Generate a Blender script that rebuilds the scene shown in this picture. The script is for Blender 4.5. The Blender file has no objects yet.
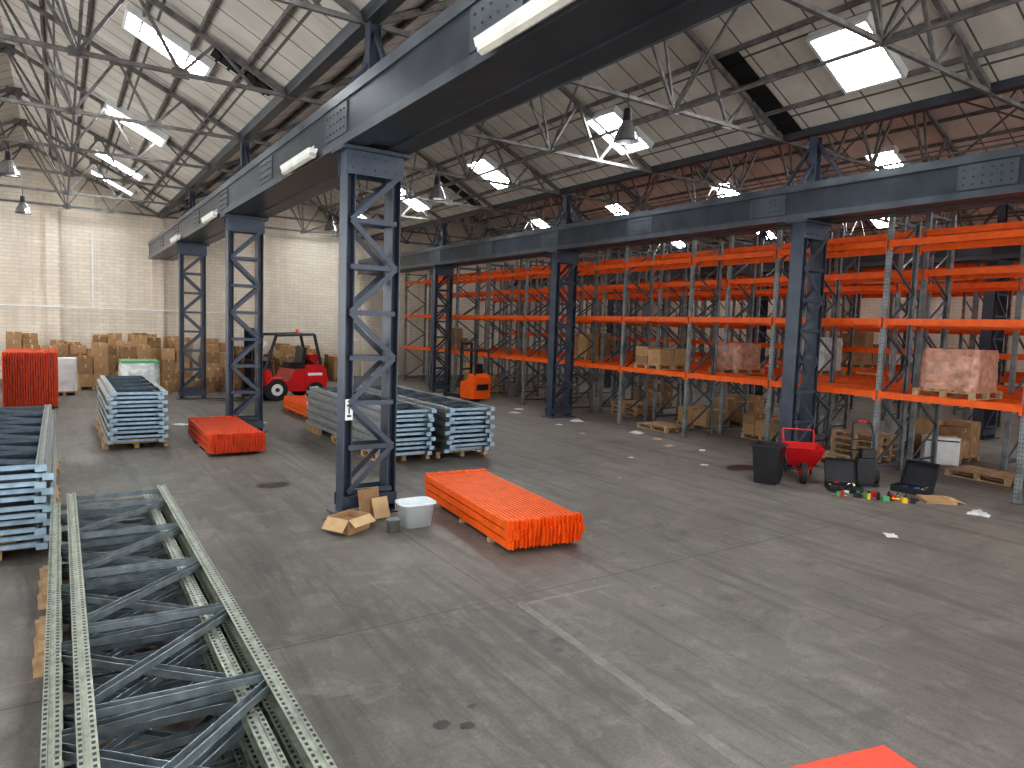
import bpy, math, random
from mathutils import Vector, Matrix
random.seed(7)
Z=Vector((0,0,1))
# ---------------------------------------------------------------- materials
def nm(name):
    m=bpy.data.materials.new(name); m.use_nodes=True
    nt=m.node_tree; b=nt.nodes['Principled BSDF']
    return m,nt,b
def mat(name,col,rough=0.6,metal=0.0,var=0.15,scale=4.0,bump=0.0,spec=0.5):
    m,nt,b=nm(name)
    tc=nt.nodes.new('ShaderNodeTexCoord'); n=nt.nodes.new('ShaderNodeTexNoise')
    n.inputs['Scale'].default_value=scale; n.inputs['Detail'].default_value=5
    nt.links.new(tc.outputs['Object'],n.inputs['Vector'])
    r=nt.nodes.new('ShaderNodeValToRGB')
    r.color_ramp.elements[0].position=0.3; r.color_ramp.elements[1].position=0.7
    r.color_ramp.elements[0].color=[c*(1-var) for c in col]+[1]
    r.color_ramp.elements[1].color=[min(1,c*(1+var)) for c in col]+[1]
    nt.links.new(n.outputs['Fac'],r.inputs['Fac']); nt.links.new(r.outputs['Color'],b.inputs['Base Color'])
    b.inputs['Roughness'].default_value=rough; b.inputs['Metallic'].default_value=metal
    b.inputs['Specular IOR Level'].default_value=spec
    if bump:
        bp=nt.nodes.new('ShaderNodeBump'); bp.inputs['Strength'].default_value=bump; bp.inputs['Distance'].default_value=0.02
        nt.links.new(n.outputs['Fac'],bp.inputs['Height']); nt.links.new(bp.outputs['Normal'],b.inputs['Normal'])
    return m
def emis(name,col,s):
    m,nt,b=nm(name)
    b.inputs['Base Color'].default_value=(*col,1); b.inputs['Emission Color'].default_value=(*col,1); b.inputs['Emission Strength'].default_value=s
    return m
STEEL=mat('steel_blue_grey_paint',(0.052,0.066,0.092),0.38,0.1,0.25,3)
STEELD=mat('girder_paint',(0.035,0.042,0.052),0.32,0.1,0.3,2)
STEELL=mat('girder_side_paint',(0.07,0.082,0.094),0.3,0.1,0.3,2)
RIVET=mat('rivet',(0.03,0.035,0.04),0.4)
TRUSS=mat('truss_paint',(0.15,0.142,0.135),0.7,0,0.4,5)
DARK=mat('dark_strip',(0.008,0.008,0.008),0.9)
ORANGE=mat('orange_beam_paint',(0.80,0.125,0.012),0.4,0,0.12,6,0,.3)
ORANGE2=mat('orange_red_beam_paint',(0.66,0.085,0.028),0.45,0,0.15,6,0,.3)
GALV=mat('galvanised_post',(0.31,0.34,0.34),0.4,0.5,0.25,12)
GALVG=mat('galvanised_green_post',(0.34,0.37,0.31),0.38,0.45,0.3,14)
BRACE=mat('brace_blue_grey',(0.10,0.13,0.16),0.38,0.4,0.25,10)
BRACEG=mat('brace_galvanised',(0.22,0.26,0.28),0.35,0.5,0.3,10)
BRACEL=mat('brace_light_blue',(0.30,0.41,0.50),0.4,0.3,0.2,10)
RPOST=mat('rack_post_paint',(0.21,0.225,0.23),0.45,0.3,0.35,5)
RBRACE=mat('rack_brace',(0.08,0.10,0.12),0.5,0.3,0.25,5)
WOOD=mat('pallet_wood',(0.42,0.28,0.16),0.8,0,0.3,9,0.2)
CARD=mat('cardboard',(0.38,0.235,0.12),0.85,0,0.15,6)
CARDD=mat('cardboard_dark',(0.26,0.155,0.08),0.85,0,0.2,6)
CARDI=mat('cardboard_inside',(0.50,0.34,0.19),0.85,0,0.1,6)
TAPE=mat('tape',(0.5,0.38,0.22),0.4)
RED=mat('red_paint',(0.55,0.015,0.02),0.3,0,0.08,4)
MATRED=mat('red_mat_rubber',(0.75,0.07,0.03),0.55,0,0.06,12,0.1)
BLACK=mat('black_plastic',(0.016,0.017,0.02),0.4,0,0.2,6)
RUBBER=mat('rubber',(0.02,0.02,0.02),0.8)
WHITE=mat('white_paint',(0.72,0.73,0.72),0.5,0,0.08,5)
PLAST=mat('tub_plastic',(0.66,0.71,0.74),0.35,0,0.08,8)
WRAP=mat('stretch_wrap',(0.50,0.52,0.50),0.25,0,0.25,8,0.5)
WRAPR=mat('wrapped_goods',(0.45,0.23,0.16),0.3,0,0.35,8,0.5)
CHROME=mat('chrome',(0.5,0.5,0.52),0.25,0.9)
YEL=mat('yellow_plastic',(0.75,0.5,0.03),0.4)
GRN=mat('green_plastic',(0.08,0.30,0.12),0.4)
BLUE=mat('blue_plastic',(0.03,0.15,0.5),0.4)
SKY=emis('skylight_daylight',(0.95,0.98,1.0),62)
LAMPG=mat('lamp_glass',(0.5,0.5,0.48),0.2)
DIFF=mat('diffuser',(.7,.68,.6),.3)
STAIN=mat('oil_stain_mat',(0.035,0.031,0.027),0.35,0,0.4,8)

def mathn(nt,op,a,b=None,c=None):
    n=nt.nodes.new('ShaderNodeMath'); n.operation=op
    for i,x in enumerate((a,b,c)):
        if x is None: continue
        if isinstance(x,(int,float)): n.inputs[i].default_value=x
        else: nt.links.new(x,n.inputs[i])
    return n.outputs[0]
def mixc(nt,f,a,b,mode='MIX'):
    n=nt.nodes.new('ShaderNodeMix'); n.data_type='RGBA'; n.blend_type=mode
    for s,x in ((n.inputs[0],f),(n.inputs[6],a),(n.inputs[7],b)):
        if isinstance(x,(int,float)): s.default_value=x
        elif isinstance(x,tuple): s.default_value=(*x,1)
        else: nt.links.new(x,s)
    return n.outputs[2]
def noise(nt,vec,scale,detail=6,rough=0.6,dist=0.0):
    n=nt.nodes.new('ShaderNodeTexNoise'); n.inputs['Scale'].default_value=scale; n.inputs['Detail'].default_value=detail
    n.inputs['Roughness'].default_value=rough; n.inputs['Distortion'].default_value=dist
    nt.links.new(vec,n.inputs['Vector']); return n.outputs['Fac']
def ramp(nt,f,p0,p1):
    n=nt.nodes.new('ShaderNodeMapRange'); n.clamp=True
    nt.links.new(f,n.inputs[0]); n.inputs[1].default_value=p0; n.inputs[2].default_value=p1
    return n.outputs[0]
def scaled(nt,vec,s,rot=0,loc=(0,0,0)):
    n=nt.nodes.new('ShaderNodeMapping'); n.inputs['Scale'].default_value=s; n.inputs['Rotation'].default_value=(0,0,rot); n.inputs['Location'].default_value=loc; nt.links.new(vec,n.inputs['Vector']); return n.outputs[0]
# floor
FLOOR,nt,b=nm('concrete_floor')
oc=nt.nodes.new('ShaderNodeTexCoord').outputs['Object']
sp=nt.nodes.new('ShaderNodeSeparateXYZ'); nt.links.new(oc,sp.inputs[0])
n1=noise(nt,oc,0.3,8,0.68,0.4); n2=noise(nt,oc,2.2,10,0.78,0.5); n3=noise(nt,scaled(nt,oc,(3.0,0.25,1)),1.2,9,0.75,0.5); n4=noise(nt,oc,38,5,0.75); n5=noise(nt,scaled(nt,oc,(.5,4,1),.5),1.3,8,0.75,0.8)
n7=noise(nt,scaled(nt,oc,(1,1,1),0,(31,7,0)),.9,9,.7,.7); n8=noise(nt,scaled(nt,oc,(1,1,1),0,(5,47,0)),5.5,4,.6,.4)
c=mixc(nt,ramp(nt,n1,0.32,0.68),(0.088,0.080,0.070),(0.175,0.161,0.142))
c=mixc(nt,mathn(nt,'MULTIPLY',ramp(nt,sp.outputs[0],2,13),0.35),c,(0.21,0.195,0.175))
c=mixc(nt,mathn(nt,'MULTIPLY',ramp(nt,n2,0.48,0.64),0.6),c,(0.25,0.232,0.207))
c=mixc(nt,mathn(nt,'MULTIPLY',ramp(nt,n3,0.49,0.62),0.62),c,(0.062,0.055,0.048))
c=mixc(nt,mathn(nt,'MULTIPLY',ramp(nt,n5,0.56,0.68),0.45),c,(0.066,0.059,0.051))
c=mixc(nt,mathn(nt,'MULTIPLY',ramp(nt,n7,0.55,0.68),0.6),c,(0.058,0.052,0.045))
c=mixc(nt,mathn(nt,'MULTIPLY',ramp(nt,n7,0.42,0.34),0.3),c,(0.27,0.25,0.225))
c=mixc(nt,mathn(nt,'MULTIPLY',ramp(nt,n8,0.68,0.73),0.55),c,(0.045,0.04,0.035))
c=mixc(nt,mathn(nt,'MULTIPLY',ramp(nt,n4,0.5,0.66),0.45),c,(0.065,0.058,0.05))
c=mixc(nt,mathn(nt,'MULTIPLY',ramp(nt,n4,0.42,0.28),0.4),c,(0.31,0.288,0.26))
sx=mathn(nt,'PINGPONG',mathn(nt,'ADD',sp.outputs[0],1.0),2.4); sy=mathn(nt,'PINGPONG',mathn(nt,'ADD',sp.outputs[1],0.2),3.0)
j=mathn(nt,'MAXIMUM',mathn(nt,'LESS_THAN',sx,0.010),mathn(nt,'LESS_THAN',sy,0.010))
c=mixc(nt,mathn(nt,'MULTIPLY',j,0.6),c,(0.035,0.032,0.028))
nt.links.new(c,b.inputs['Base Color'])
nt.links.new(mathn(nt,'ADD',mathn(nt,'MULTIPLY',n2,0.4),0.34),b.inputs['Roughness'])
bp=nt.nodes.new('ShaderNodeBump'); bp.inputs['Strength'].default_value=0.25; bp.inputs['Distance'].default_value=0.01
nt.links.new(n2,bp.inputs['Height']); nt.links.new(bp.outputs[0],b.inputs['Normal'])
def worn(name,col,amt,lo,hi,sc):
    m,nt,b=nm(name)
    oc=nt.nodes.new('ShaderNodeTexCoord').outputs['Object']
    n=noise(nt,oc,sc,10,0.8)
    b.inputs['Base Color'].default_value=(*col,1); b.inputs['Roughness'].default_value=0.7
    nt.links.new(mathn(nt,'MULTIPLY',ramp(nt,n,lo,hi),amt),b.inputs['Alpha']); return m
LINE=worn('worn_floor_paint',(.42,.40,.37),.6,.38,.64,5)
SMEAR=worn('chalky_smear',(.36,.34,.31),.4,.42,.66,3.5)
def brick(name,axis):
    m,nt,b=nm(name)
    oc=nt.nodes.new('ShaderNodeTexCoord').outputs['Object']
    sp=nt.nodes.new('ShaderNodeSeparateXYZ'); nt.links.new(oc,sp.inputs[0])
    cb=nt.nodes.new('ShaderNodeCombineXYZ'); nt.links.new(sp.outputs[axis],cb.inputs[0]); nt.links.new(sp.outputs[2],cb.inputs[1])
    bt=nt.nodes.new('ShaderNodeTexBrick'); nt.links.new(cb.outputs[0],bt.inputs['Vector'])
    bt.inputs['Scale'].default_value=1; bt.inputs['Brick Width'].default_value=0.45; bt.inputs['Row Height'].default_value=0.15; bt.inputs['Mortar Size'].default_value=0.010
    bt.inputs['Color1'].default_value=(0.74,0.67,0.57,1); bt.inputs['Color2'].default_value=(0.67,0.60,0.50,1); bt.inputs['Mortar'].default_value=(0.52,0.46,0.38,1)
    n=noise(nt,oc,0.5,8,0.65); n2=noise(nt,scaled(nt,oc,(2,2,.25)),.8,7,.65)
    c=mixc(nt,mathn(nt,'MULTIPLY',ramp(nt,n,0.42,0.72),0.5),bt.outputs['Color'],(0.52,0.43,0.34))
    c=mixc(nt,mathn(nt,'MULTIPLY',ramp(nt,n2,0.5,0.7),0.4),c,(0.42,0.35,0.28))
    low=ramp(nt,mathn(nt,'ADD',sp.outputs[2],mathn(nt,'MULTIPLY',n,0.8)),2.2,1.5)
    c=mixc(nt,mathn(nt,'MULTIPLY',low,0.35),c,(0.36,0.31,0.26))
    nt.links.new(c,b.inputs['Base Color']); b.inputs['Roughness'].default_value=0.75
    bp=nt.nodes.new('ShaderNodeBump'); bp.inputs['Strength'].default_value=0.4; bp.inputs['Distance'].default_value=0.01
    nt.links.new(bt.outputs['Fac'],bp.inputs['Height']); bp.invert=True; nt.links.new(bp.outputs[0],b.inputs['Normal'])
    return m
BRX=brick('painted_brick_end',0); BRY=brick('painted_brick_side',1)
ROOF,nt,b=nm('roof_lining_panels')
oc=nt.nodes.new('ShaderNodeTexCoord').outputs['Object']
sp=nt.nodes.new('ShaderNodeSeparateXYZ'); nt.links.new(oc,sp.inputs[0])
ly=mathn(nt,'LESS_THAN',mathn(nt,'PINGPONG',sp.outputs[1],0.35),0.016)
lx=mathn(nt,'LESS_THAN',mathn(nt,'PINGPONG',sp.outputs[0],0.8),0.022)
n=noise(nt,oc,0.5,7,0.6); nb=noise(nt,scaled(nt,oc,(0.4,1.43,1)),1.0,2); n6=noise(nt,scaled(nt,oc,(.5,3,1)),1.5,7,.7)
c=mixc(nt,ramp(nt,n,0.3,0.7),(0.48,0.445,0.39),(0.67,0.63,0.565))
c=mixc(nt,mathn(nt,'MULTIPLY',ramp(nt,nb,0.5,0.6),0.3),c,(0.42,0.38,0.33))
c=mixc(nt,mathn(nt,'MULTIPLY',ramp(nt,n6,0.55,0.72),0.4),c,(0.33,0.29,0.25))
c=mixc(nt,mathn(nt,'MULTIPLY',mathn(nt,'MAXIMUM',lx,ly),0.88),c,(0.04,0.035,0.03))
nt.links.new(c,b.inputs['Base Color']); b.inputs['Roughness'].default_value=0.7

# ---------------------------------------------------------------- mesh builder
class MB:
    def __init__(s): s.v=[];s.f=[];s.m=[];s.s=[]
    def add(s,vs,fs,mi=0,sm=False):
        o=len(s.v); s.v+= [tuple(v) for v in vs]
        for f in fs: s.f.append([i+o for i in f]); s.m.append(mi); s.s.append(sm)
    def box(s,c,size,mi=0,R=None):
        hx,hy,hz=[d/2 for d in size]; c=Vector(c)
        vs=[Vector((x,y,z)) for x in(-hx,hx) for y in(-hy,hy) for z in(-hz,hz)]
        if R is not None: vs=[R@v for v in vs]
        vs=[v+c for v in vs]
        s.add(vs,[(0,1,3,2),(4,6,7,5),(0,4,5,1),(2,3,7,6),(0,2,6,4),(1,5,7,3)],mi)
    def extr(s,prof,p,q,mi=0,up=Z,sm=False):
        p=Vector(p);q=Vector(q);d=(q-p).normalized()
        if abs(d.dot(up))>0.99: up=Vector((0,1,0))
        side=d.cross(up).normalized(); u=side.cross(d)
        n=len(prof)
        vs=[p+side*a+u*b for a,b in prof]+[q+side*a+u*b for a,b in prof]
        fs=[(i,(i+1)%n,n+(i+1)%n,n+i) for i in range(n)]
        s.add(vs,fs,mi,sm); s.add(vs,[tuple(reversed(range(n))),tuple(range(n,2*n))],mi)
    def bar(s,p,q,w,h,mi=0,up=Z):
        s.extr([(-w/2,-h/2),(w/2,-h/2),(w/2,h/2),(-w/2,h/2)],p,q,mi,up)
    def chan(s,p,q,w,h,t,mi=0,up=Z):
        s.extr([(-w/2,-h/2),(w/2,-h/2),(w/2,h/2),(w/2-t,h/2),(w/2-t,-h/2+t),(-w/2+t,-h/2+t),(-w/2+t,h/2),(-w/2,h/2)],p,q,mi,up)
    def ibeam(s,p,q,w,h,tf,tw,mi=0,up=Z):
        a=w/2;b=h/2;c=tw/2;e=b-tf
        s.extr([(-a,-b),(a,-b),(a,-e),(c,-e),(c,e),(a,e),(a,b),(-a,b),(-a,e),(-c,e),(-c,-e),(-a,-e)],p,q,mi,up)
    def cyl(s,p,q,r1,r2=None,n=16,mi=0,cap=True):
        if r2 is None:r2=r1
        p=Vector(p);q=Vector(q);d=(q-p).normalized()
        a=Vector((1,0,0)) if abs(d.x)<0.9 else Vector((0,1,0))
        u=d.cross(a).normalized();w=d.cross(u)
        vs=[p+(u*math.cos(2*math.pi*i/n)+w*math.sin(2*math.pi*i/n))*r1 for i in range(n)]+[q+(u*math.cos(2*math.pi*i/n)+w*math.sin(2*math.pi*i/n))*r2 for i in range(n)]
        s.add(vs,[(i,(i+1)%n,n+(i+1)%n,n+i) for i in range(n)],mi,True)
        if cap: s.add(vs,[tuple(reversed(range(n))),tuple(range(n,2*n))],mi)
    def tube(s,pts,r,n=8,mi=0):
        for a,b in zip(pts,pts[1:]): s.cyl(a,b,r,r,n,mi)
    def obj(s,name,mats,loc=(0,0,0),rz=0,bevel=0,rot=None):
        me=bpy.data.meshes.new(name); me.from_pydata(s.v,[],s.f)
        for m in mats: me.materials.append(m)
        for p,mi,sm in zip(me.polygons,s.m,s.s): p.material_index=mi; p.use_smooth=sm
        import bmesh
        bm=bmesh.new(); bm.from_mesh(me); bmesh.ops.recalc_face_normals(bm,faces=bm.faces); bm.to_mesh(me); bm.free()
        me.update()
        o=bpy.data.objects.new(name,me); bpy.context.scene.collection.objects.link(o)
        o.location=loc; o.rotation_euler=rot if rot else (0,0,rz)
        if bevel:
            md=o.modifiers.new('bevel','BEVEL'); md.width=bevel; md.segments=2; md.limit_method='ANGLE'
        return o
def inst(o,loc,rz=0):
    c=o.copy(); c.location=loc; c.rotation_euler=(0,0,rz); bpy.context.scene.collection.objects.link(c); return c

# ---------------------------------------------------------------- layout constants
XV=[-5.8,3.77,13.32,22.9,32.4]
YW=34.5; Y0=-6.0
ZB=5.22; ZG=5.93; ZV=7.1; ZR=9.5
m=MB(); m.box(((XV[0]+XV[-1])/2-1,(YW+Y0)/2,-0.05),(XV[-1]-XV[0]+3,YW-Y0+1,0.1)); m.obj('floor',[FLOOR])
m=MB()
m.box(((XV[0]+XV[-1])/2,YW+0.15,3.6),(XV[-1]-XV[0],0.3,7.2))
for a,b_ in zip(XV,XV[1:]):
    mid=(a+b_)/2
    m.extr([(a,ZV),(b_,ZV),(mid,ZR)],(0,YW,0),(0,YW+0.3,0))
for x in (-4.2,-0.2,XV[1]-.1,8.2,XV[2],16,19,XV[3],27): m.box((x,YW-0.1,3.55),(0.45,0.2,7.1))
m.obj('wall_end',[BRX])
m=MB(); m.box((XV[-1]+0.15,(YW+Y0)/2,3.6),(0.3,YW-Y0,7.2))
for y in range(-4,34,4): m.box((XV[-1]-0.1,y,3.55),(0.2,0.45,7.1))
m.obj('wall_right',[BRY])
m=MB(); m.tube([(-5,YW-0.26,3.0),(7.9,YW-0.26,3.0)],0.03); m.tube([(5.6,YW-.26,3.0),(5.6,YW-.26,7)],0.03); m.tube([(1.2,YW-.26,3.0),(1.2,YW-.26,6.2)],0.025)
m.obj('wall_conduit_pipe',[WHITE])
ang=math.atan2(ZR-ZV,(XV[2]-XV[1])/2)
m=MB()
for a,b_ in zip(XV,XV[1:]):
    mid=(a+b_)/2
    for (x0,z0,x1,z1) in ((a,ZV,mid,ZR),(mid,ZR,b_,ZV)):
        m.add([(x0,Y0,z0),(x1,Y0,z1),(x1,YW,z1),(x0,YW,z0),(x0,Y0,z0+.06),(x1,Y0,z1+.06),(x1,YW,z1+.06),(x0,YW,z0+.06)],
          [(0,1,2,3),(7,6,5,4),(0,4,5,1),(1,5,6,2),(2,6,7,3),(3,7,4,0)])
m.obj('ceiling',[ROOF])
m=MB()
for a,b_ in zip(XV,XV[1:]):
    mid=(a+b_)/2
    for k in range(1,6):
        t=k/6
        for sgn in (-1,1):
            x=mid+sgn*(1-t)*(b_-mid); z=ZV+(ZR-ZV)*t-0.05
            m.box((x,(Y0+YW)/2,z),(0.05,YW-Y0-.02,0.09))
m.obj('roof_purlins',[TRUSS])
for x in XV:
    m=MB(); m.extr([(-.16,.08),(-.10,-.06),(.10,-.06),(.16,.08)],(x,Y0,ZV-.02),(x,YW-.3,ZV-.02)); m.obj('trim_valley_gutter',[STEELD])
def truss():
    m=MB(); h=(XV[2]-XV[1])/2; zt=ZR-ZV-.12
    def P(x,z): return (x,0,z)
    def top(x): return zt*(1-abs(x)/h)
    for s in(-1,1):
        m.bar(P(s*h,0),P(0,zt),0.09,0.09)
        m.bar(P(s*h*.6,-.0),P(s*h*.72,top(h*.72)),.05,.05)
        m.bar(P(s*h*.6,0),P(s*h*.45,top(h*.45)),.055,.055)
        m.bar(P(s*h*.28,0),P(s*h*.45,top(h*.45)),.055,.055)
        m.bar(P(s*h*.28,0),P(s*h*.18,top(h*.18)),.05,.05)
        m.bar(P(s*h*.28,0),P(0,zt),.055,.055)
        m.bar(P(s*h*.86,0),P(s*h*.72,top(h*.72)),.045,.045)
        for gx,gz in ((.6,0),(.28,0),(.45,top(h*.45)-.05)): m.box((s*h*gx,0,gz),(.28,.014,.16))
    m.bar(P(-h,0),P(h,0),.07,.07)
    m.box((0,0,zt-.08),(.4,.016,.25))
    return m.obj('roof_truss',[TRUSS])
T=truss(); first=True
TY=[-2.25+4.0*k for k in range(0,9)]+[33.7]
for a,b_ in zip(XV,XV[1:]):
    for y in TY:
        loc=((a+b_)/2,y,ZV-.06)
        if first: T.location=loc; first=False
        else: inst(T,loc)
m=MB()
for a,b_ in zip(XV,XV[1:]):
    mid=(a+b_)/2
    for f in (-.28*4.78,.28*4.78):
        m.bar((mid+f,Y0,ZV-.1),(mid+f,YW-.3,ZV-.1),.045,.045)
    for y,y2 in zip(TY,TY[1:]):
        m.bar((mid-1.34,y,ZV-.1),(mid,y2,ZR-.25),.04,.04)
        m.bar((mid+1.34,y2,ZV-.1),(mid,y,ZR-.25),.04,.04)
m.obj('roof_bracing',[TRUSS])
def skylight(w,L):
    m=MB()
    m.box((0,0,-.03),(L,w,.02),0)
    for s in(-1,1):
        m.box((s*(L/2+.03),0,-.08),(.06,w+.12,.16),1); m.box((0,s*(w/2+.03),-.08),(L,.06,.16),1)
    m.box((0,0,-.05),(L,.03,.03),1)
    for k in(-1,1): m.box((k*L/6,0,-.05),(.03,w,.03),1)
    return m
rows=[(1.88,[3,8.3,15.2,21.9,28.0,31.9],.85,1.5),(11.85,[1.0,7.3,13.5,19.6,25.8,31.5],1.0,1.35),(20.9,[5.5,11.6,17.5,23.4,29.2],.8,1.3),(30.2,[4,11,17,23,29],.8,1.3)]
for X,SY,w_,L_ in rows:
    a=[x for x in XV if x<X][-1]; b_=[x for x in XV if x>X][0]; mid=(a+b_)/2
    z=ZR-abs(X-mid)*(ZR-ZV)/((b_-a)/2)
    for y in SY:
        ww=.6 if (X<5 and y>30) else w_
        skylight(ww,L_).obj('skylight',[SKY,WHITE],(X,y,z),rot=(0,ang,0))
m=MB()
for X,y,w,L in ((12.1,9.55,.6,2.4),(3.0,14.3,.4,1.2),(12.2,22.5,.5,1.8),(2.9,5.6,.5,1.6)):
    mid=8.545 if X>5 else -1.015
    z=ZR-abs(X-mid)*(ZR-ZV)/4.78
    R=Matrix.Rotation(ang,3,'Y')
    m.box((X,y,z-.025),(L,w,.02),0,R)
    for k in range(-2,3): m.box(Vector((X,y,z-.05))+R@Vector((k*L/5,0,0)),(.05,w,.05),0,R)
m.obj('roof_dark_strip',[DARK])  # near-black strips with crossbars, laid down the roof slope

def column():
    m=MB(); H=ZB; hx=.34; d=.16
    for s in(-1,1):
        m.ibeam((s*hx,0,0.02),(s*hx,0,H-.05),.30,.13,.014,.012,0,up=Vector((1,0,0)))
    n=7; dz=(H-.7)/n
    for sy in(-1,1):
        y=sy*d
        for k in range(n):
            z0=.35+k*dz; z1=z0+dz
            m.bar((-hx,y,z0),(hx,y,z0),.012,.07,0)
            if k%2==0: m.bar((-hx,y+sy*.012,z0),(hx,y+sy*.012,z1),.012,.075)
            else: m.bar((hx,y+sy*.012,z0),(-hx,y+sy*.012,z1),.012,.075)
        m.box((0,y,.2),(.84,.016,.18)); m.box((0,y,H-.2),(.86,.016,.34))
        for a in range(5): m.cyl((-.32+a*.16,y+sy*.008,H-.12),(-.32+a*.16,y+sy*.022,H-.12),.018,.012,6); m.cyl((-.32+a*.16,y+sy*.008,H-.28),(-.32+a*.16,y+sy*.022,H-.28),.018,.012,6)
    m.box((0,0,.012),(1.0,.52,.024)); m.box((0,0,H-.025),(1.0,.5,.05))
    m.ibeam((0,0,ZG+.01),(0,0,ZV-.12),.18,.18,.014,.012,0,up=Vector((1,0,0)))
    for s in(-1,1):
        m.bar((0,s*.05,ZV-.25),(0,s*.75,ZG+.02),.06,.06)
        m.bar((s*.42,0,ZG+.02),(s*.02,0,ZG+.55),.06,.06)
    return m.obj('lattice_column',[STEEL])
C=None
for x,CY in ((XV[1],[9.6,17.7,25.6]),(XV[2],[9.0,17.5,25.8]),(XV[3],[1.3,9.3,17.5,25.8])):
    for y in CY:
        if C is None: C=column(); C.location=(x,y,0)
        else: inst(C,(x,y,0))
def girder():
    m=MB(); h=ZG-ZB; YE=YW-.22; L=YE-Y0
    for s in(-1,1):
        m.ibeam((s*.32,Y0,ZB+h/2),(s*.32,YE,ZB+h/2),.30,h-.02,.03,.02,0)
        y=Y0+.5
        while y<YE-.3:
            m.box((s*.32+s*.07,y,ZB+h/2),(.12,.012,h-.1),0); m.box((s*.32-s*.07,y,ZB+h/2),(.12,.012,h-.1),0); y+=2.0
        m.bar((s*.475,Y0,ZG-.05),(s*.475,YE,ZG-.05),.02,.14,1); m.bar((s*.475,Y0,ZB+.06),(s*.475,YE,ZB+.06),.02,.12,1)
        m.box((s*.455,(Y0+YE)/2,ZB+h/2),(.012,L-.1,h-.16),0)
        for yc in [1.75,5.5,9.75,13.7,17.7,21.6,25.6,29.6]:
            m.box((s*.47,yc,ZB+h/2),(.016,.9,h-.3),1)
            for a in range(6):
                for z in(-.12,0,.12): m.cyl((s*.476,yc-.35+a*.14,ZB+h/2+z),(s*.492,yc-.35+a*.14,ZB+h/2+z),.018,.012,6,2)
    m.box((0,(Y0+YE)/2,ZB+.05),(.36,L-.1,.02),0)
    m.box((0,(Y0+YE)/2,ZG+.0),(.9,L-.1,.02),0)
    return m.obj('steel_girder',[STEELD,STEELL,RIVET])
G=girder(); G.location=(XV[1],0,0)
for x in XV[2:4]: inst(G,(x,0,0))
m=MB(); m.box((0,0,0),(.11,.01,.3),0); m.box((0,-.007,.06),(.06,.006,.03),1); m.box((0,-.007,-.01),(.02,.006,.09),1); m.box((0,-.007,-.09),(.06,.006,.03),1)
m.obj('column_number_sign',[WHITE,BLACK],(XV[1]-.34,9.6-.172,1.55))

def pallet(m,cx,cy,z=0,w=1.0,L=1.2,mi=0):
    for k in range(6): m.box((cx-w/2+w*(k+.5)/6,cy,z+.133),(w/6*.72,L,.02),mi)
    for k in (-1,0,1):
        m.box((cx,cy+k*(L/2-.05),z+.112),(w,.09,.02),mi)
        for j in(-1,0,1): m.box((cx+j*(w/2-.05),cy+k*(L/2-.05),z+.062),(.09,.09,.08),mi)
        m.box((cx+k*(w/2-.05),cy,z+.011),(.09,L,.022),mi)
# ---------------------------------------------------------------- stacked frames
def frame_stack(name,W,L,layers,lay_h,base=.145,holes=3,stag=.07,pal=True,seed=1,postmat=GALV,brmat=BRACE,endmat=BRACEL,pw=.1,pitch=.94,ext=.12,bw=.045,prx=0,pys=None):
    rnd=random.Random(seed); m=MB()
    if pal:
        for yy in (pys or (.75,L/2,L-.75)): pallet(m,prx,yy,0,W+ext,.9,4)
    for i in range(layers):
        off=((i%2)-.5)*stag+rnd.uniform(-.008,.008); yo=rnd.uniform(-.05,.05)
        z=base+lay_h*(i+.5); hh=lay_h*.86
        for s in(-1,1):
            x=s*(W/2-pw/2-stag/2)+off
            t=.006; w=pw; h=hh
            prof=[(-s*w/2+0,-h/2),(s*w/2,-h/2),(s*w/2,-h*.18),(s*(w/2-.012),-h*.12),(s*(w/2-.012),h*.12),(s*w/2,h*.18),(s*w/2,h/2),(s*w*.2,h/2),(s*w*.14,h/2-.012),(-s*w*.06,h/2-.012),(-s*w*.12,h/2),(-s*w/2,h/2),(-s*w/2,h/2-t),(s*(w/2-t-.014),h/2-t-.014),(s*(w/2-t-.014),-h/2+t),(-s*w/2,-h/2+t)]
            m.extr(prof,(x,yo,z),(x,yo+L,z),0)
            if i>=layers-holes:
                y=yo+.05
                while y<yo+L-.04:
                    for dx in(.34,-.28):
                        xx=x+s*w*dx
                        m.add([(xx-.008,y-.013,z+h/2+.0012),(xx+.008,y-.013,z+h/2+.0012),(xx+.008,y+.013,z+h/2+.0012),(xx-.008,y+.013,z+h/2+.0012)],[(0,1,2,3)],3)
                    for dz in(.34,-.34):
                        m.add([(x+s*(w/2+.0012),y-.013,z+h*dz-.006),(x+s*(w/2+.0012),y+.013,z+h*dz-.006),(x+s*(w/2+.0012),y+.013,z+h*dz+.006),(x+s*(w/2+.0012),y-.013,z+h*dz+.006)],[(0,1,2,3)],3)
                    y+=.05
            m.box((x,yo-.006,z),(w*1.1,.01,hh*.95),2)
        xi=W/2-pw-stag/2+.03
        ys=yo+.12; m.chan((-xi+off,ys,z),(xi+off,ys,z),.05,hh*.6,.006,2)
        m.chan((-xi+off,yo+L-.12,z),(xi+off,yo+L-.12,z),.05,hh*.6,.006,1)
        y=yo+.2+rnd.uniform(0,.35)*pitch; sgn=1 if i%2 else -1
        while y+pitch*.9<yo+L-.15:
            m.chan((-sgn*xi+off,y,z),(sgn*xi+off,y+pitch*.76,z),bw,hh*.6,.006,1)
            m.chan((sgn*xi+off,y+pitch*.85,z),(-sgn*xi+off,y+pitch*.89,z),bw,hh*.6,.006,1)
            y+=pitch
    return m.obj(name,[postmat,brmat,endmat,BLACK,WOOD])
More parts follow.
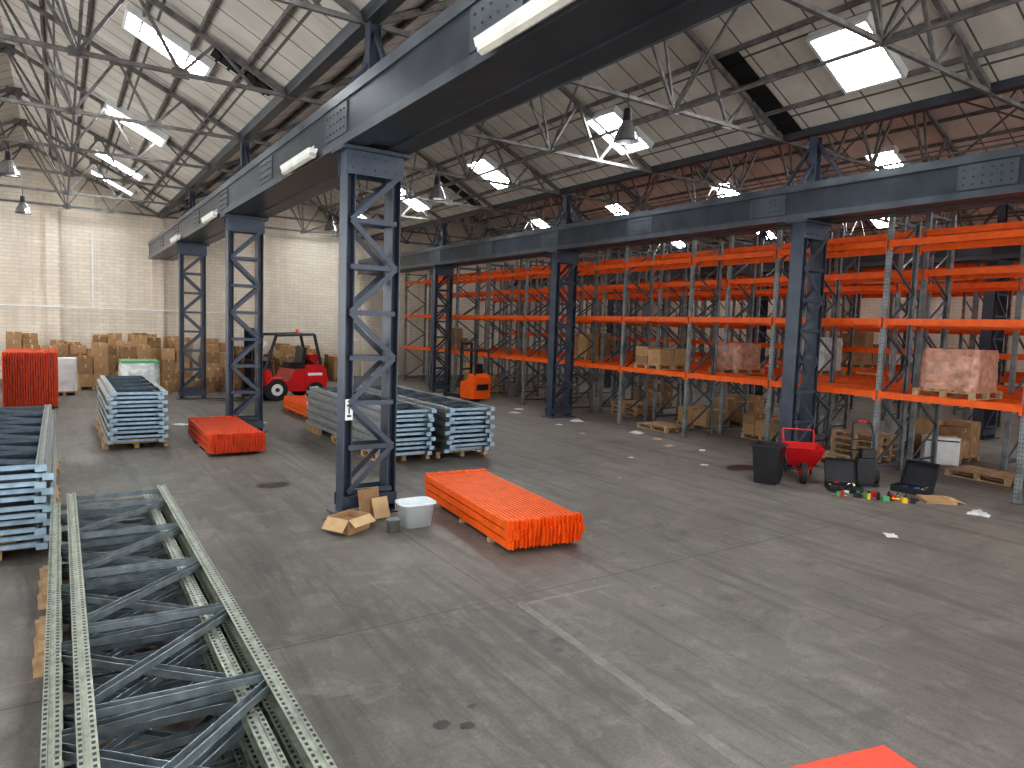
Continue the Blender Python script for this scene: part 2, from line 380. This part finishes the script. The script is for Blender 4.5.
a=frame_stack('upright_frame_stack',1.12,6.35,8,.085,holes=6,stag=.15,seed=3,postmat=GALVG,brmat=BRACEG,pw=.085,pitch=1.1,ext=.16,bw=.06,prx=-.03,pys=(.9,4.15,5.6)); a.location=(.45,2.5,0)
a=frame_stack('upright_frame_stack',1.08,6.0,11,.088,holes=2,seed=5); a.location=(-.63,9.1,0)
a=frame_stack('upright_frame_stack',1.1,4.6,12,.09,holes=0,seed=6); a.location=(1.32,16.0,0)
a=frame_stack('upright_frame_stack',1.06,5.3,10,.095,holes=0,seed=7); a.location=(5.86,12.55,0)
a=frame_stack('upright_frame_stack',1.14,5.6,10,.095,holes=0,seed=8); a.location=(7.2,12.5,0)
def beam_stack(name,n,layers,L,mt,pitch=.06,hh=.115,seed=1,base=.05):
    rnd=random.Random(seed); m=MB(); W=n*pitch
    for y in(-L*.32,0,L*.32): m.box((0,y,base/2),(W,.08,base),1)
    for l in range(layers):
        z=base+hh*(l+.5)
        for i in range(n):
            x=-W/2+pitch*(i+.5); yo=rnd.uniform(-.03,.03)
            m.box((x,yo,z),(pitch*.62,L,hh*.84),0)
            for s in(-1,1):
                m.box((x,yo+s*(L/2+.006),z+.012),(pitch*.72,.012,hh*1.0),0)
                m.box((x+pitch*.33,yo+s*(L/2+.035),z+.014),(.006,.07,hh*1.02),0)
                m.box((x,yo+s*(L/2-.04),z+.02),(pitch*.7,.09,hh*.95),0)
                for k in(-1,1): m.box((x+pitch*.27,yo+s*(L/2+.03),z+k*hh*.25),(.02,.018,.016),0)
    return m.obj(name,[mt,WOOD])
a=beam_stack('racking_beam_stack',18,3,2.95,ORANGE,seed=1); a.location=(5.27,8.38,0); a.rotation_euler=(0,0,math.radians(-6))
a=beam_stack('racking_beam_stack',18,3,2.7,ORANGE2,seed=2,hh=.13); a.location=(3.0,16.05,0)
a=beam_stack('racking_beam_stack',22,12,2.6,ORANGE2,seed=3,hh=.13); a.location=(-.72,25.2,0)
a=beam_stack('racking_beam_stack',12,3,2.6,ORANGE,seed=9); a.location=(6.2,20.6,0)
m=MB(); m.box((0,0,.012),(1.0,1.2,.024)); m.box((0,0,.027),(.9,1.1,.006)); m.obj('red_floor_mat',[MATRED],(4.08,1.87,0),math.radians(-13),.006)

# ---------------------------------------------------------------- racking
def rack_row(name,x0,D,ys,levels,H,seed=1,det=False,pm=RPOST,skip=.0):
    rnd=random.Random(seed); m=MB()
    for y in ys:
        for x,s in((x0,-1),(x0+D,1)):
            m.extr([(-.05,-.035),(.05,-.035),(.05,.035),(.03,.035),(.03,-.022),(-.03,-.022),(-.03,.035),(-.05,.035)],(x,y,0.01),(x,y,H),0,up=Vector((-s,0,0)))
            m.box((x,y,.006),(.14,.16,.012),1)
            if det:
                z=.1
                while z<H-.05:
                    for dy in(-.025,.025):
                        xx=x+s*.0365
                        m.add([(xx,y+dy-.007,z-.013),(xx,y+dy+.007,z-.013),(xx,y+dy+.007,z+.013),(xx,y+dy-.007,z+.013)],[(0,1,2,3)],3)
                    z+=.075
        z=.18; k=0
        m.bar((x0,y,z),(x0+D,y,z),.03,.045,1)
        while z+.75<H:
            if k%2==0: m.bar((x0,y,z),(x0+D,y,z+.7),.03,.045,1)
            else: m.bar((x0+D,y,z),(x0,y,z+.7),.03,.045,1)
            z+=.72; k+=1
        m.bar((x0,y,H-.12),(x0+D,y,H-.12),.03,.045,1)
    for ya,yb in zip(ys,ys[1:]):
        for z in levels:
            if rnd.random()<skip: continue
            for x in(x0-.045,x0+D+.045):
                m.box((x,(ya+yb)/2,z),(.045,yb-ya-.11,.13),2)
                m.box((x,(ya+yb)/2,z+.045),(.055,yb-ya-.11,.02),2)
                for yy in(ya+.05,yb-.05): m.box((x,yy,z-.02),(.06,.012,.22),2); m.box((x+(.0),yy,z-.02),(.055,.05,.2),2)
    return m.obj(name,[pm,RBRACE,ORANGE,BLACK])
ys=[-.1+2.6*k for k in range(0,13)]
y2=[-1.2+2.6*k for k in range(0,13)]
rack_row('pallet_racking',14.1,1.05,ys,[1.68,3.17,4.74],5.3,1,True)
rack_row('pallet_racking',15.55,1.05,ys,[1.66,3.15,4.25,5.1],5.6,2)
rack_row('pallet_racking',17.4,1.05,y2,[1.7,3.2,4.1,5.3],5.8,3)
rack_row('pallet_racking',18.85,1.05,y2,[1.7,2.5,3.25,4.6,5.5],5.9,4)
rack_row('pallet_racking',24.0,1.05,ys,[1.7,3.2,4.7,5.7],6.0,5)
rack_row('pallet_racking',25.4,1.05,ys,[1.7,3.2,4.7,5.7],6.0,6)
rack_row('pallet_racking',29.2,1.05,ys,[1.7,3.2,4.7,5.8],6.0,7)

def carton(m,c,sz,rz=0,mi=0):
    R=Matrix.Rotation(rz,3,'Z'); m.box((c[0],c[1],c[2]+sz[2]/2),sz,mi,R)
    m.box((c[0],c[1],c[2]+sz[2]+.001),(.05,sz[1]*1.002,.003),2,R)
    m.box(Vector((c[0],c[1],c[2]+sz[2]*.85))+R@Vector((0,-sz[1]/2-.001,0)),(.05,.003,sz[2]*.3),2,R)
def carton_pallet(name,x,y,z,nx,ny,nz,seed,rz=0,mess=0.1,pal=True,hs=(.3,.36,.42)):
    rnd=random.Random(seed); m=MB()
    zb=0
    if pal: pallet(m,0,0,0,1.0,1.2,3); zb=.144
    sx=1.0/nx; sy=1.15/ny
    for i in range(nx):
        for j in range(ny):
            zz=zb; top=max(1,nz-rnd.choice([0,0,0,1]))
            for k in range(top):
                h=rnd.choice(hs)
                carton(m,(-.5+sx*(i+.5),-.575+sy*(j+.5),zz),(sx*.95,sy*.95,h),rnd.uniform(-mess,mess)*.4,rnd.choice([0,0,1])); zz+=h
    return m.obj(name,[CARD,CARDD,TAPE,WOOD],(x,y,z),rz)
k=0
for (x,y,nz,rz) in ((.2,31.8,4,.1),(1.6,32.3,5,-.1),(2.9,31.9,5,.1),(4.2,32.3,5,0),(-1.2,32.1,5,.05),(5.6,31.9,5,.1),(6.95,32.2,4,-.1),(8.3,31.9,4,.1),(9.7,32.1,4,0),(11.1,32.0,3,.1),(.9,30.1,4,.2),(2.35,30,5,.1),(3.8,30.1,4,-.1),(5.25,29.9,4,.1),(-2.75,31,5,0),(-2.1,22.8,5,.05),(-.6,30.2,4,.1),(6.7,29.9,3,.1),(8.2,29.8,3,0)):
    k+=1; carton_pallet('carton_pallet_load',x,y,0,2,2+(k%2),nz,k,rz,.25)
m=MB()
rnd=random.Random(11)
for i in range(13):
    x=1.75+i*.36; hh=rnd.uniform(.35,.6); carton(m,(x,27.6+(i%2)*.55,0),(rnd.uniform(.3,.36),rnd.uniform(.3,.45),hh),rnd.uniform(-.12,.12),rnd.choice([0,1]))
    if i%3!=1: carton(m,(x,27.6+(i%2)*.55,hh+.004),(.3,.3,.32),rnd.uniform(-.3,.3),rnd.choice([0,1]))
m.obj('loose_carton_heap',[CARD,CARDD,TAPE])
def wrapped(name,x,y,z,w,L,h,mt,seed,lid=None,rz=0):
    m=MB(); pallet(m,0,0,0,w,L,1); n=6; rnd=random.Random(seed)
    vs=[];N=20
    for kz in range(n+1):
        zz=.145+h*kz/n
        for a in range(N):
            t=2*math.pi*a/N; cx=math.copysign(abs(math.cos(t))**.35,math.cos(t)); sy=math.copysign(abs(math.sin(t))**.35,math.sin(t))
            r=1+rnd.uniform(-.02,.02)-(0.04 if kz==n else 0)
            vs.append((cx*w*.47*r,sy*L*.47*r,zz))
    fs=[(kz*N+a,kz*N+(a+1)%N,(kz+1)*N+(a+1)%N,(kz+1)*N+a) for kz in range(n) for a in range(N)]
    fs+= [tuple(range(n*N,n*N+N)),tuple(reversed(range(N)))]
    m.add(vs,fs,0)
    if lid: m.box((0,0,.145+h+.03),(w*.9,L*.9,.06),2)
    return m.obj(name,[mt,WOOD,lid or mt],(x,y,z),rz)
Q=math.pi/2
wrapped('wrapped_pallet_load',1.95,23.2,0,1.1,1.3,1.25,WRAP,1,GRN)
wrapped('wrapped_pallet_load',.1,28.0,0,.8,1,1.1,WHITE,2)
wrapped('wrapped_pallet_load',14.62,6.45,1.747,1.1,1.2,.78,WRAPR,3,None,Q)
wrapped('wrapped_pallet_load',17.92,11.6,1.767,1.0,1.2,.9,WRAP,5,None,Q)
wrapped('wrapped_pallet_load',16.08,12.9,1.727,1.0,1.2,.7,WRAPR,6,None,Q)
H1=(.2,.22,.26)
carton_pallet('carton_pallet_load',16.08,11.6,0,2,3,2,32,hs=H1)
carton_pallet('carton_pallet_load',16.08,14.0,0,2,2,2,31,hs=H1)
carton_pallet('carton_pallet_load',14.62,14.4,1.747,2,2,2,34,Q,hs=H1)
carton_pallet('carton_pallet_load',17.92,14.2,0,2,2,2,36)
carton_pallet('carton_pallet_load',17.92,8.1,0,2,2,2,39)
carton_pallet('carton_pallet_load',16.08,19.4,1.727,2,2,2,37,Q)
carton_pallet('carton_pallet_load',14.62,27.3,1.747,2,2,2,38,Q)
carton_pallet('carton_pallet_load',14.62,24.6,0,2,2,3,42)
carton_pallet('carton_pallet_load',24.52,14.2,1.767,2,2,3,40,Q)
carton_pallet('carton_pallet_load',19.37,19.4,0,2,2,2,41)
for (x,y,n_) in ((14.62,9.0,1),(16.08,6.4,1),(14.62,14.2,1),(16.08,17,3),(16.08,9.0,4)):
    m=MB()
    for q in range(n_): pallet(m,.015*(q%2),0,.146*q,.94,1.2,0)
    m.obj('wooden_pallet',[WOOD],(x,y,0))
m=MB(); m.box((0,0,.3),(.7,.4,.6)); m.box((0,-.205,.55),(.66,.02,.03),1); m.box((0,0,.615),(.72,.42,.03)); m.obj('white_cabinet',[WHITE,BLACK],(16.98,7.75,0),-.9,.01)

# ---------------------------------------------------------------- forklift (faces +x locally)
def forklift():
    m=MB()
    def E(prof,y0,y1,mi): m.extr(prof,(0,y0,0),(0,y1,0),mi)
    E([(-1.15,.35),(-1.2,.6),(-1.12,1.0),(-.95,1.12),(-.45,1.1),(-.4,.3),(-1.0,.28)],-.52,.52,0)
    E([(-.45,.25),(-.45,.98),(-.1,.98),(.1,.6),(.55,.6),(.75,1.0),(.86,1.0),(.86,.28)],-.5,.5,0)
    E([(-.45,.98),(-.45,1.05),(-.08,1.05),(-.08,.98)],-.45,.45,1)
    E([(.25,.55),(.35,.72),(.75,.72),(.86,.6),(.86,.5)],-.6,-.44,0); E([(.25,.55),(.35,.72),(.75,.72),(.86,.6),(.86,.5)],.44,.6,0)
    m.box((-.8,0,1.13),(.55,.8,.03),1)
    for s in(-1,1): m.box((-.75,s*.525,.8),(.5,.01,.09),3)
    for x,r,w in((.55,.34,.24),(-.75,.27,.2)):
        for s in(-1,1):
            y=s*.5; m.cyl((x,y-w/2,r),(x,y+w/2,r),r,r,28,2); m.cyl((x,y+s*w/2,r),(x,y+s*(w/2+.015),r),r*.55,r*.5,20,3); m.cyl((x,y+s*w/2,r),(x,y+s*(w/2+.04),r),r*.2,r*.18,12,1)
    m.box((-.3,0,1.12),(.5,.5,.12),1); m.box((-.52,0,1.38),(.12,.48,.55),1,Matrix.Rotation(-.15,3,'Y'))
    m.box((.7,0,1.1),(.18,.7,.25),1); m.cyl((.62,0,1.1),(.45,0,1.35),.025,.025,8,1)
    c=Vector((.44,0,1.37))
    ring=[c+Vector((math.cos(t)*.09,math.sin(t)*.17,math.cos(t)*.13)) for t in [2*math.pi*i/14 for i in range(15)]]
    m.tube(ring,.014,6,1)
    for yy in(-.12,-.2,.2): m.cyl((.62,yy,1.2),(.58,yy,1.38),.01,.016,6,1)
    for s in(-1,1):
        m.tube([(.86,s*.46,.95),(.5,s*.44,2.05),(-.75,s*.44,2.1),(-.98,s*.46,1.1)],.05,8,1)
    for i in range(8): m.bar((.42-.16*i,-.44,2.07+.005*i),(.42-.16*i,.44,2.07+.005*i),.07,.05,1)
    m.cyl((-.85,-.3,1.3),(-.85,.3,1.3),.15,.15,18,0)
    for s in(-1,1):
        m.chan((1.0,s*.33,.08),(1.0,s*.33,2.25),.17,.1,.02,1); m.chan((1.1,s*.26,.12),(1.1,s*.26,2.2),.14,.06,.015,1)
        m.cyl((.95,s*.2,.2),(.95,s*.2,1.9),.03,.03,10,4)
        m.bar((.7,s*.36,.5),(.98,s*.33,1.0),.05,.05,1)
    for z in(.3,1.2,2.2): m.bar((1.0,-.36,z),(1.0,.36,z),.05,.08,1)
    for z in(.3,.65): m.box((1.17,0,z),(.04,1.0,.1),1)
    for i in range(7): m.bar((1.17,-.45+.15*i,.6),(1.17,-.45+.15*i,1.25),.02,.02,1)
    m.bar((1.17,-.47,1.25),(1.17,.47,1.25),.03,.03,1)
    for s in(-1,1):
        m.box((1.21,s*.28,.37),(.04,.1,.65),1); m.extr([(1.17,.06),(2.2,.075),(2.2,.06),(1.17,.02)],(0,s*.28-.05,0),(0,s*.28+.05,0),1)
    for s in(-1,1): m.cyl((.8,s*.42,1.75),(.88,s*.42,1.75),.07,.08,12,3)
    m.cyl((-.3,.2,2.12),(-.3,.2,2.24),.05,.05,12,5)
    m.box((-1.17,0,.8),(.02,.5,.12),3)
    return m.obj('forklift',[RED,BLACK,RUBBER,WHITE,CHROME,ORANGE],bevel=.012)
f=forklift(); f.location=(6.7,25.0,0); f.rotation_euler=(0,0,math.radians(192)); f.scale=(1.15,1.15,1.1)
def reach():
    m=MB()
    m.extr([(-.7,.12),(-.72,1.0),(-.6,1.15),(-.3,1.15),(-.2,.9),(.3,.8),(.3,.12)],(0,-.5,0),(0,.5,0),0)
    for s in(-1,1):
        m.bar((.3,s*.5,.2),(1.5,s*.5,.16),.1,.14,1); m.cyl((1.4,s*.5-.05,.12),(1.4,s*.5+.05,.12),.12,.12,16,1)
        m.tube([(-.65,s*.42,1.1),(-.6,s*.42,2.1),(.25,s*.42,2.1),(.35,s*.42,.8)],.045,8,1)
        m.chan((.5,s*.3,.1),(.5,s*.3,2.4),.12,.08,.02,1)
        m.extr([(.62,.1),(1.6,.09),(1.6,.07),(.62,.06)],(0,s*.2-.05,0),(0,s*.2+.05,0),1); m.box((.6,s*.2,.4),(.04,.1,.65),1)
    for i in range(6): m.bar((-.5+.14*i,-.42,2.1),(-.5+.14*i,.42,2.1),.06,.04,1)
    for z in(.3,1.3,2.35): m.bar((.5,-.32,z),(.5,.32,z),.04,.08,1)
    m.box((-.1,0,1.0),(.4,.45,.12),1); m.box((-.4,0,1.3),(.1,.45,.5),1); m.box((-.73,0,.6),(.03,.7,.25),1)
    m.cyl((-.4,-.1,.13),(-.4,.1,.13),.13,.13,16,1)
    return m.obj('reach_truck',[ORANGE,BLACK],bevel=.015)
r=reach(); r.location=(13.0,22.5,0); r.rotation_euler=(0,0,math.radians(100)); r.scale=(.8,.8,.9)

def highbay():
    m=MB(); m.cyl((0,0,.35),(0,0,.7),.012,.012,6,0); m.cyl((0,0,.2),(0,0,.42),.09,.07,14,0)
    prof=[(.09,.2),(.14,.1),(.2,-.02),(.23,-.15)]
    for (r1,z1),(r2,z2) in zip(prof,prof[1:]): m.cyl((0,0,z1),(0,0,z2),r1,r2,20,1,False)
    m.cyl((0,0,-.15),(0,0,-.17),.24,.24,20,0,False); m.cyl((0,0,-.08),(0,0,.1),.06,.05,12,2)
    return m.obj('high_bay_lamp',[BLACK,CHROME,LAMPG])
hb=highbay(); hb.location=(8.55,9.55,6.33)
for x,y in ((8.55,17.0),(8.55,25.75),(8.55,1.75),(-1.0,21.75),(-1.0,29.75),(-1.0,13.75),(18.1,9.75),(18.1,17.75),(18.1,25.75),(27.6,9.75),(27.6,17.75)):
    inst(hb,(x,y,6.33))
for y in (4.75,11.2,18.9,25):
    m=MB(); m.extr([(-.07,0),(.07,0),(.045,-.07),(-.045,-.07)],(0,-.8,0),(0,.8,0),0)
    m.extr([(-.055,-.07),(.055,-.07),(.05,-.12),(0,-.145),(-.05,-.12)],(0,-.76,0),(0,.76,0),1)
    for s in(-1,1): m.bar((.0,s*.5,.0),(.1,s*.5,.1),.03,.02,0)
    m.obj('fluorescent_batten_light',[WHITE,DIFF],(3.18,y,5.34))

def tub(name,r,h,mt,loc,taper=.8,sq=.5):
    m=MB();N=28
    def ring(rr,z):
        return [(math.copysign(abs(math.cos(t))**sq,math.cos(t))*rr,math.copysign(abs(math.sin(t))**sq,math.sin(t))*rr*.8,z) for t in [2*math.pi*i/N for i in range(N)]]
    rs=[ring(r*taper,0),ring(r*.96,h*.9),ring(r*1.06,h*.92),ring(r*1.06,h),ring(r*.94,h),ring(r*taper*.95,.03)]
    vs=[v for q in rs for v in q]
    fs=[(k*N+a,k*N+(a+1)%N,(k+1)*N+(a+1)%N,(k+1)*N+a) for k in range(5) for a in range(N)]+[tuple(range(5*N,6*N)),tuple(reversed(range(N)))]
    m.add(vs,fs,0,True); return m.obj(name,[mt],loc)
tub('plastic_tub',.25,.34,PLAST,(4.12,8.62,0))
tub('grey_bucket',.1,.18,mat('bucket_grey',(.2,.2,.19),.5),(3.72,8.45,0),.8,1)
def open_box(loc,w,L,h,rz):
    m=MB(); t=.01
    for s in(-1,1):
        m.box((s*w/2,0,h/2),(t,L,h)); m.box((0,s*L/2,h/2),(w,t,h))
        a=math.radians(50); R=Matrix.Rotation(s*a,3,'Y'); m.box(Vector((s*w/2,0,h))+R@Vector((s*w*.22,0,0)),(w*.44,L,.006),1,R)
        R=Matrix.Rotation(-s*math.radians(35),3,'X'); m.box(Vector((0,s*L/2,h))+R@Vector((0,s*L*.2,0)),(w,L*.4,.006),1,R)
    m.box((0,0,.006),(w,L,.01),1); m.box((.02,0,.08),(w*.7,L*.7,.1),2)
    return m.obj('open_cardboard_box',[CARD,CARDI,CARDD],loc,rz)
open_box((3.23,8.82,0),.42,.36,.2,.5)
m=MB(); m.box((0,0,0),(.34,.02,.42),0,Matrix.Rotation(-.25,3,'X')); m.box((.1,-.14,-.05),(.26,.015,.3),1,Matrix.Rotation(-.35,3,'X')); m.obj('cardboard_sheet',[CARDD,CARDI],(3.68,9.22,.215),.2)
m=MB()
vs=[(-.2,-.2,0),(.2,-.2,0),(.2,.2,0),(-.2,.2,0),(-.26,-.26,.75),(.26,-.26,.75),(.26,.26,.75),(-.26,.26,.75)]
vi=[(-.23,-.23,.75),(.23,-.23,.75),(.23,.23,.75),(-.23,.23,.75),(-.18,-.18,.05),(.18,-.18,.05),(.18,.18,.05),(-.18,.18,.05)]
m.add(vs+vi,[(3,2,1,0)]+[(i,(i+1)%4,4+(i+1)%4,4+i) for i in range(4)]+[(4+i,4+(i+1)%4,8+(i+1)%4,8+i) for i in range(4)]+[(8+i,8+(i+1)%4,12+(i+1)%4,12+i) for i in range(4)]+[(12,13,14,15)])
for i in range(-2,3): m.box((i*.08,-.235,.38),(.02,.012,.55))
for s in(-1,1): m.box((0,s*.275,.73),(.56,.03,.04)); m.box((s*.275,0,.73),(.03,.56,.04))
m.obj('black_waste_bin',[BLACK],(11.35,8.22,0),.4,.01)
m=MB()
def trap(z0,z1,a,b_,c_,d_,mi):
    vs=[(-a,-b_,z0),(a,-b_,z0),(a,b_,z0),(-a,b_,z0),(-c_,-d_-.1,z1),(c_,-d_-.1,z1),(c_,d_,z1),(-c_,d_,z1)]
    vi=[(x*.95,y*.95,z+(.02 if z==z0 else 0)) for x,y,z in vs]
    m.add(vs+vi,[(3,2,1,0)]+[(i,(i+1)%4,4+(i+1)%4,4+i) for i in range(4)]+[(4+i,4+(i+1)%4,12+(i+1)%4,12+i) for i in range(4)]+[(8+i,12+i,12+(i+1)%4,8+(i+1)%4) for i in range(4)]+[(8,9,10,11)],mi)
trap(.28,.66,.24,.25,.37,.42,0)
m.cyl((-.05,-.55,.2),(.05,-.55,.2),.2,.2,24,2); m.cyl((-.06,-.55,.2),(.06,-.55,.2),.1,.1,16,0)
for s in(-1,1):
    m.tube([(s*.07,-.58,.2),(s*.16,-.2,.28),(s*.27,.4,.45),(s*.3,.75,.75),(s*.3,.85,.86)],.02,8,0)
    m.tube([(s*.2,.1,.32),(s*.24,.35,.02),(s*.25,.5,.02),(s*.27,.5,.48)],.015,8,1)
m.tube([(-.3,.85,.86),(.3,.85,.86)],.018,8,0)
m.obj('wheelbarrow',[RED,BLACK,RUBBER],(12.35,8.2,0),math.radians(-50))
m=MB()
for s in(-1,1):
    m.tube([(s*.2,0,.15),(s*.2,.08,.9),(s*.17,.16,1.15),(s*.08,.2,1.2)],.022,8,1)
    m.cyl((s*.24,.1,.13),(s*.32,.1,.13),.13,.13,20,2); m.cyl((s*.235,.1,.13),(s*.325,.1,.13),.06,.06,14,0)
    m.tube([(s*.2,0,.2),(s*.25,.1,.13)],.014,6,1)
m.tube([(-.08,.2,1.2),(.08,.2,1.2)],.024,8,0)
for z in(.25,.45,.65,.85): m.tube([(-.2,.01+z*.08,z),(.2,.01+z*.08,z)],.014,6,1)
m.box((0,-.13,.02),(.46,.26,.012),1); m.box((0,0,.1),(.46,.012,.16),1); m.box((.0,-.12,.28),(.32,.2,.5),1); m.box((.03,-.12,.62),(.26,.18,.16),1)
m.obj('sack_truck',[RED,BLACK,RUBBER],(13.0,7.3,0),math.radians(-40))
def toolcase(loc,rz,seed,name='open_tool_case'):
    rnd=random.Random(seed); m=MB(); w,L,h=.56,.44,.12
    m.box((0,0,.01),(w,L,.02))
    for s in(-1,1): m.box((s*w/2,0,h/2),(.02,L,h)); m.box((0,s*L/2,h/2),(w,.02,h))
    R=Matrix.Rotation(math.radians(62),3,'X'); o=Vector((0,L/2,h))
    def lb(c,sz,mi=0): m.box(o+R@Vector(c),sz,mi,R)
    lb((0,L/2,-.03),(w,L,.02))
    for s in(-1,1): lb((s*w/2,L/2,.01),(.02,L,.08))
    lb((0,L,.01),(w,.02,.08)); lb((0,L+.03,0),(.16,.03,.03))
    lb((0,L*.5,-.045),(w*.6,L*.5,.02))
    for i in range(9):
        x=rnd.uniform(-w*.4,w*.4);y=rnd.uniform(-L*.35,L*.35); m.cyl((x,y,.04+i*.008),(x+rnd.uniform(-.1,.1),y+rnd.uniform(-.06,.06),.06+i*.008),.02,.012,8,rnd.choice([1,2,3,4,5]))
    return m.obj(name,[BLACK,YEL,GRN,RED,CHROME,BLUE],loc,rz,.004)
toolcase((12.1,7.12,0),math.radians(-48),1); toolcase((13.2,6.45,0),math.radians(-85),2)
m=MB(); rnd=random.Random(4)
for i in range(26):
    x=-.6+1.2*(i/25)+rnd.uniform(-.04,.04);y=rnd.uniform(-.16,.16);a=rnd.uniform(0,6.28);l=rnd.uniform(.06,.16); z=rnd.uniform(.02,.05)
    ci=rnd.choice([0,0,0,1,2,3,4,5,0,4])
    if i%3==0: m.cyl((x,y,z),(x+math.cos(a)*l,y+math.sin(a)*l,z),.02,.015,8,ci)
    elif i%3==1: m.box((x,y,.04),(.12,.08,.08),ci,Matrix.Rotation(a,3,'Z'))
    else: m.cyl((x,y,0),(x,y,.11),.03,.03,12,ci); m.cyl((x,y,.11),(x,y,.14),.018,.018,10,0)
m.obj('hand_tools_clutter',[BLACK,YEL,RED,GRN,CHROME,WHITE],(12.02,6.52,0),math.radians(-48))
m=MB(); m.box((0,0,.03),(.5,.4,.05),0,Matrix.Rotation(.06,3,'X')); m.box((.3,.05,.04),(.25,.35,.01),1,Matrix.Rotation(.2,3,'Y')); m.obj('flattened_cardboard_box',[CARD,CARDI],(12.85,5.85,.0),-.7)
def crumple(name,loc,r,mt,seed,h=.08):
    rnd=random.Random(seed); m=MB(); N=9
    vs=[]
    for i in range(N):
        for j in range(N):
            x=(i/(N-1)-.5)*2*r; y=(j/(N-1)-.5)*1.4*r; e=1-max(abs(i/(N-1)-.5),abs(j/(N-1)-.5))*2
            vs.append((x+rnd.uniform(-.02,.02),y+rnd.uniform(-.02,.02),.004+e*h*rnd.uniform(.3,1)))
    m.add(vs,[(i*N+j,(i+1)*N+j,(i+1)*N+j+1,i*N+j+1) for i in range(N-1) for j in range(N-1)],0); return m.obj(name,[mt],loc,rnd.uniform(0,3))
crumple('plastic_film_scrap',(12.55,5.05,0),.16,WRAP,1,.12)
crumple('paper_sheet',(9.95,5.1,0),.11,WHITE,2,.01)
crumple('paper_sheet',(10.6,11.2,0),.06,WHITE,3,.02)
crumple('paper_sheet',(2.6,19.5,0),.2,WHITE,4,.02)
crumple('paper_sheet',(8.9,9.7,0),.05,CARDI,5,.02)
crumple('plastic_film_scrap',(13.3,13.9,0),.2,WRAP,6,.1)
crumple('plastic_film_scrap',(13.2,16.4,0),.2,WRAP,7,.1)
for i,(x,y,s) in enumerate(((11.5,9.9,.08),(12.6,12.0,.13),(12.9,11.2,.1),(11.8,14.4,.1),(12.5,18.8,.2),(9.4,16.7,.15),(4.5,19.2,.2),(8.2,20.5,.2),(13.2,19.6,.2),(13.1,12.9,.15),(12.2,16.0,.1))):
    crumple('cardboard_scrap',(x,y,0),s,CARDI if i%2 else WHITE,20+i,.03)
m=MB(); m.box((3.79,4.15,.001),(.09,3.0,.004),0,Matrix.Rotation(-.06,3,'Z')); m.box((4.45,5.58,.001),(1.15,.05,.004)); m.obj('floor_marking_line',[LINE])
m=MB(); m.box((3.9,4.1,.0006),(.32,3.0,.001),0,Matrix.Rotation(-.06,3,'Z')); m.obj('floor_dust_smear',[SMEAR])
def stain(x,y,r,seed):
    rnd=random.Random(seed); m=MB(); N=22
    m.add([(math.cos(2*math.pi*i/N)*r*rnd.uniform(.75,1.1),math.sin(2*math.pi*i/N)*r*.8*rnd.uniform(.75,1.1),.0035) for i in range(N)],[tuple(range(N))]); m.obj('oil_stain',[STAIN],(x,y,0))
for i,(x,y,r) in enumerate(((3.62,5.0,.07),(3.7,4.75,.08),(3.6,4.6,.05),(2.2,4.1,.07),(2.35,4.0,.06),(2.5,4.2,.04),(12.1,9.3,.45),(6.9,7.3,.04),(6.5,5.1,.03),(4.6,10.6,.25),(3.0,11.8,.3),(5.9,6.3,.04))): stain(x,y,r,i)

# ---------------------------------------------------------------- world, camera
w=bpy.data.worlds.new('world'); bpy.context.scene.world=w; w.use_nodes=True
bg=w.node_tree.nodes['Background']; bg.inputs[0].default_value=(0.98,0.99,1.0,1); bg.inputs[1].default_value=2.8
cam=bpy.data.cameras.new('camera'); co=bpy.data.objects.new('camera',cam); bpy.context.scene.collection.objects.link(co)
cam.sensor_width=36; cam.lens=690/1024*36; cam.clip_start=.05; cam.clip_end=200
ps,th,ro=math.radians(33.3),math.radians(4.7),0.034
Fh=Vector((math.sin(ps),math.cos(ps),0)); F=Fh*math.cos(th)-Z*math.sin(th); R0=Vector((math.cos(ps),-math.sin(ps),0)); U0=R0.cross(F)
R=R0*math.cos(ro)+U0*math.sin(ro); U=U0*math.cos(ro)-R0*math.sin(ro)
M=Matrix((R,U,-F)).transposed().to_4x4(); M.translation=Vector((0,0,2.8)); co.matrix_world=M
bpy.context.scene.camera=co
vs_=bpy.context.scene.view_settings
vs_.view_transform='Standard'
try: vs_.look='Medium High Contrast'
except Exception as e: print('look',e)
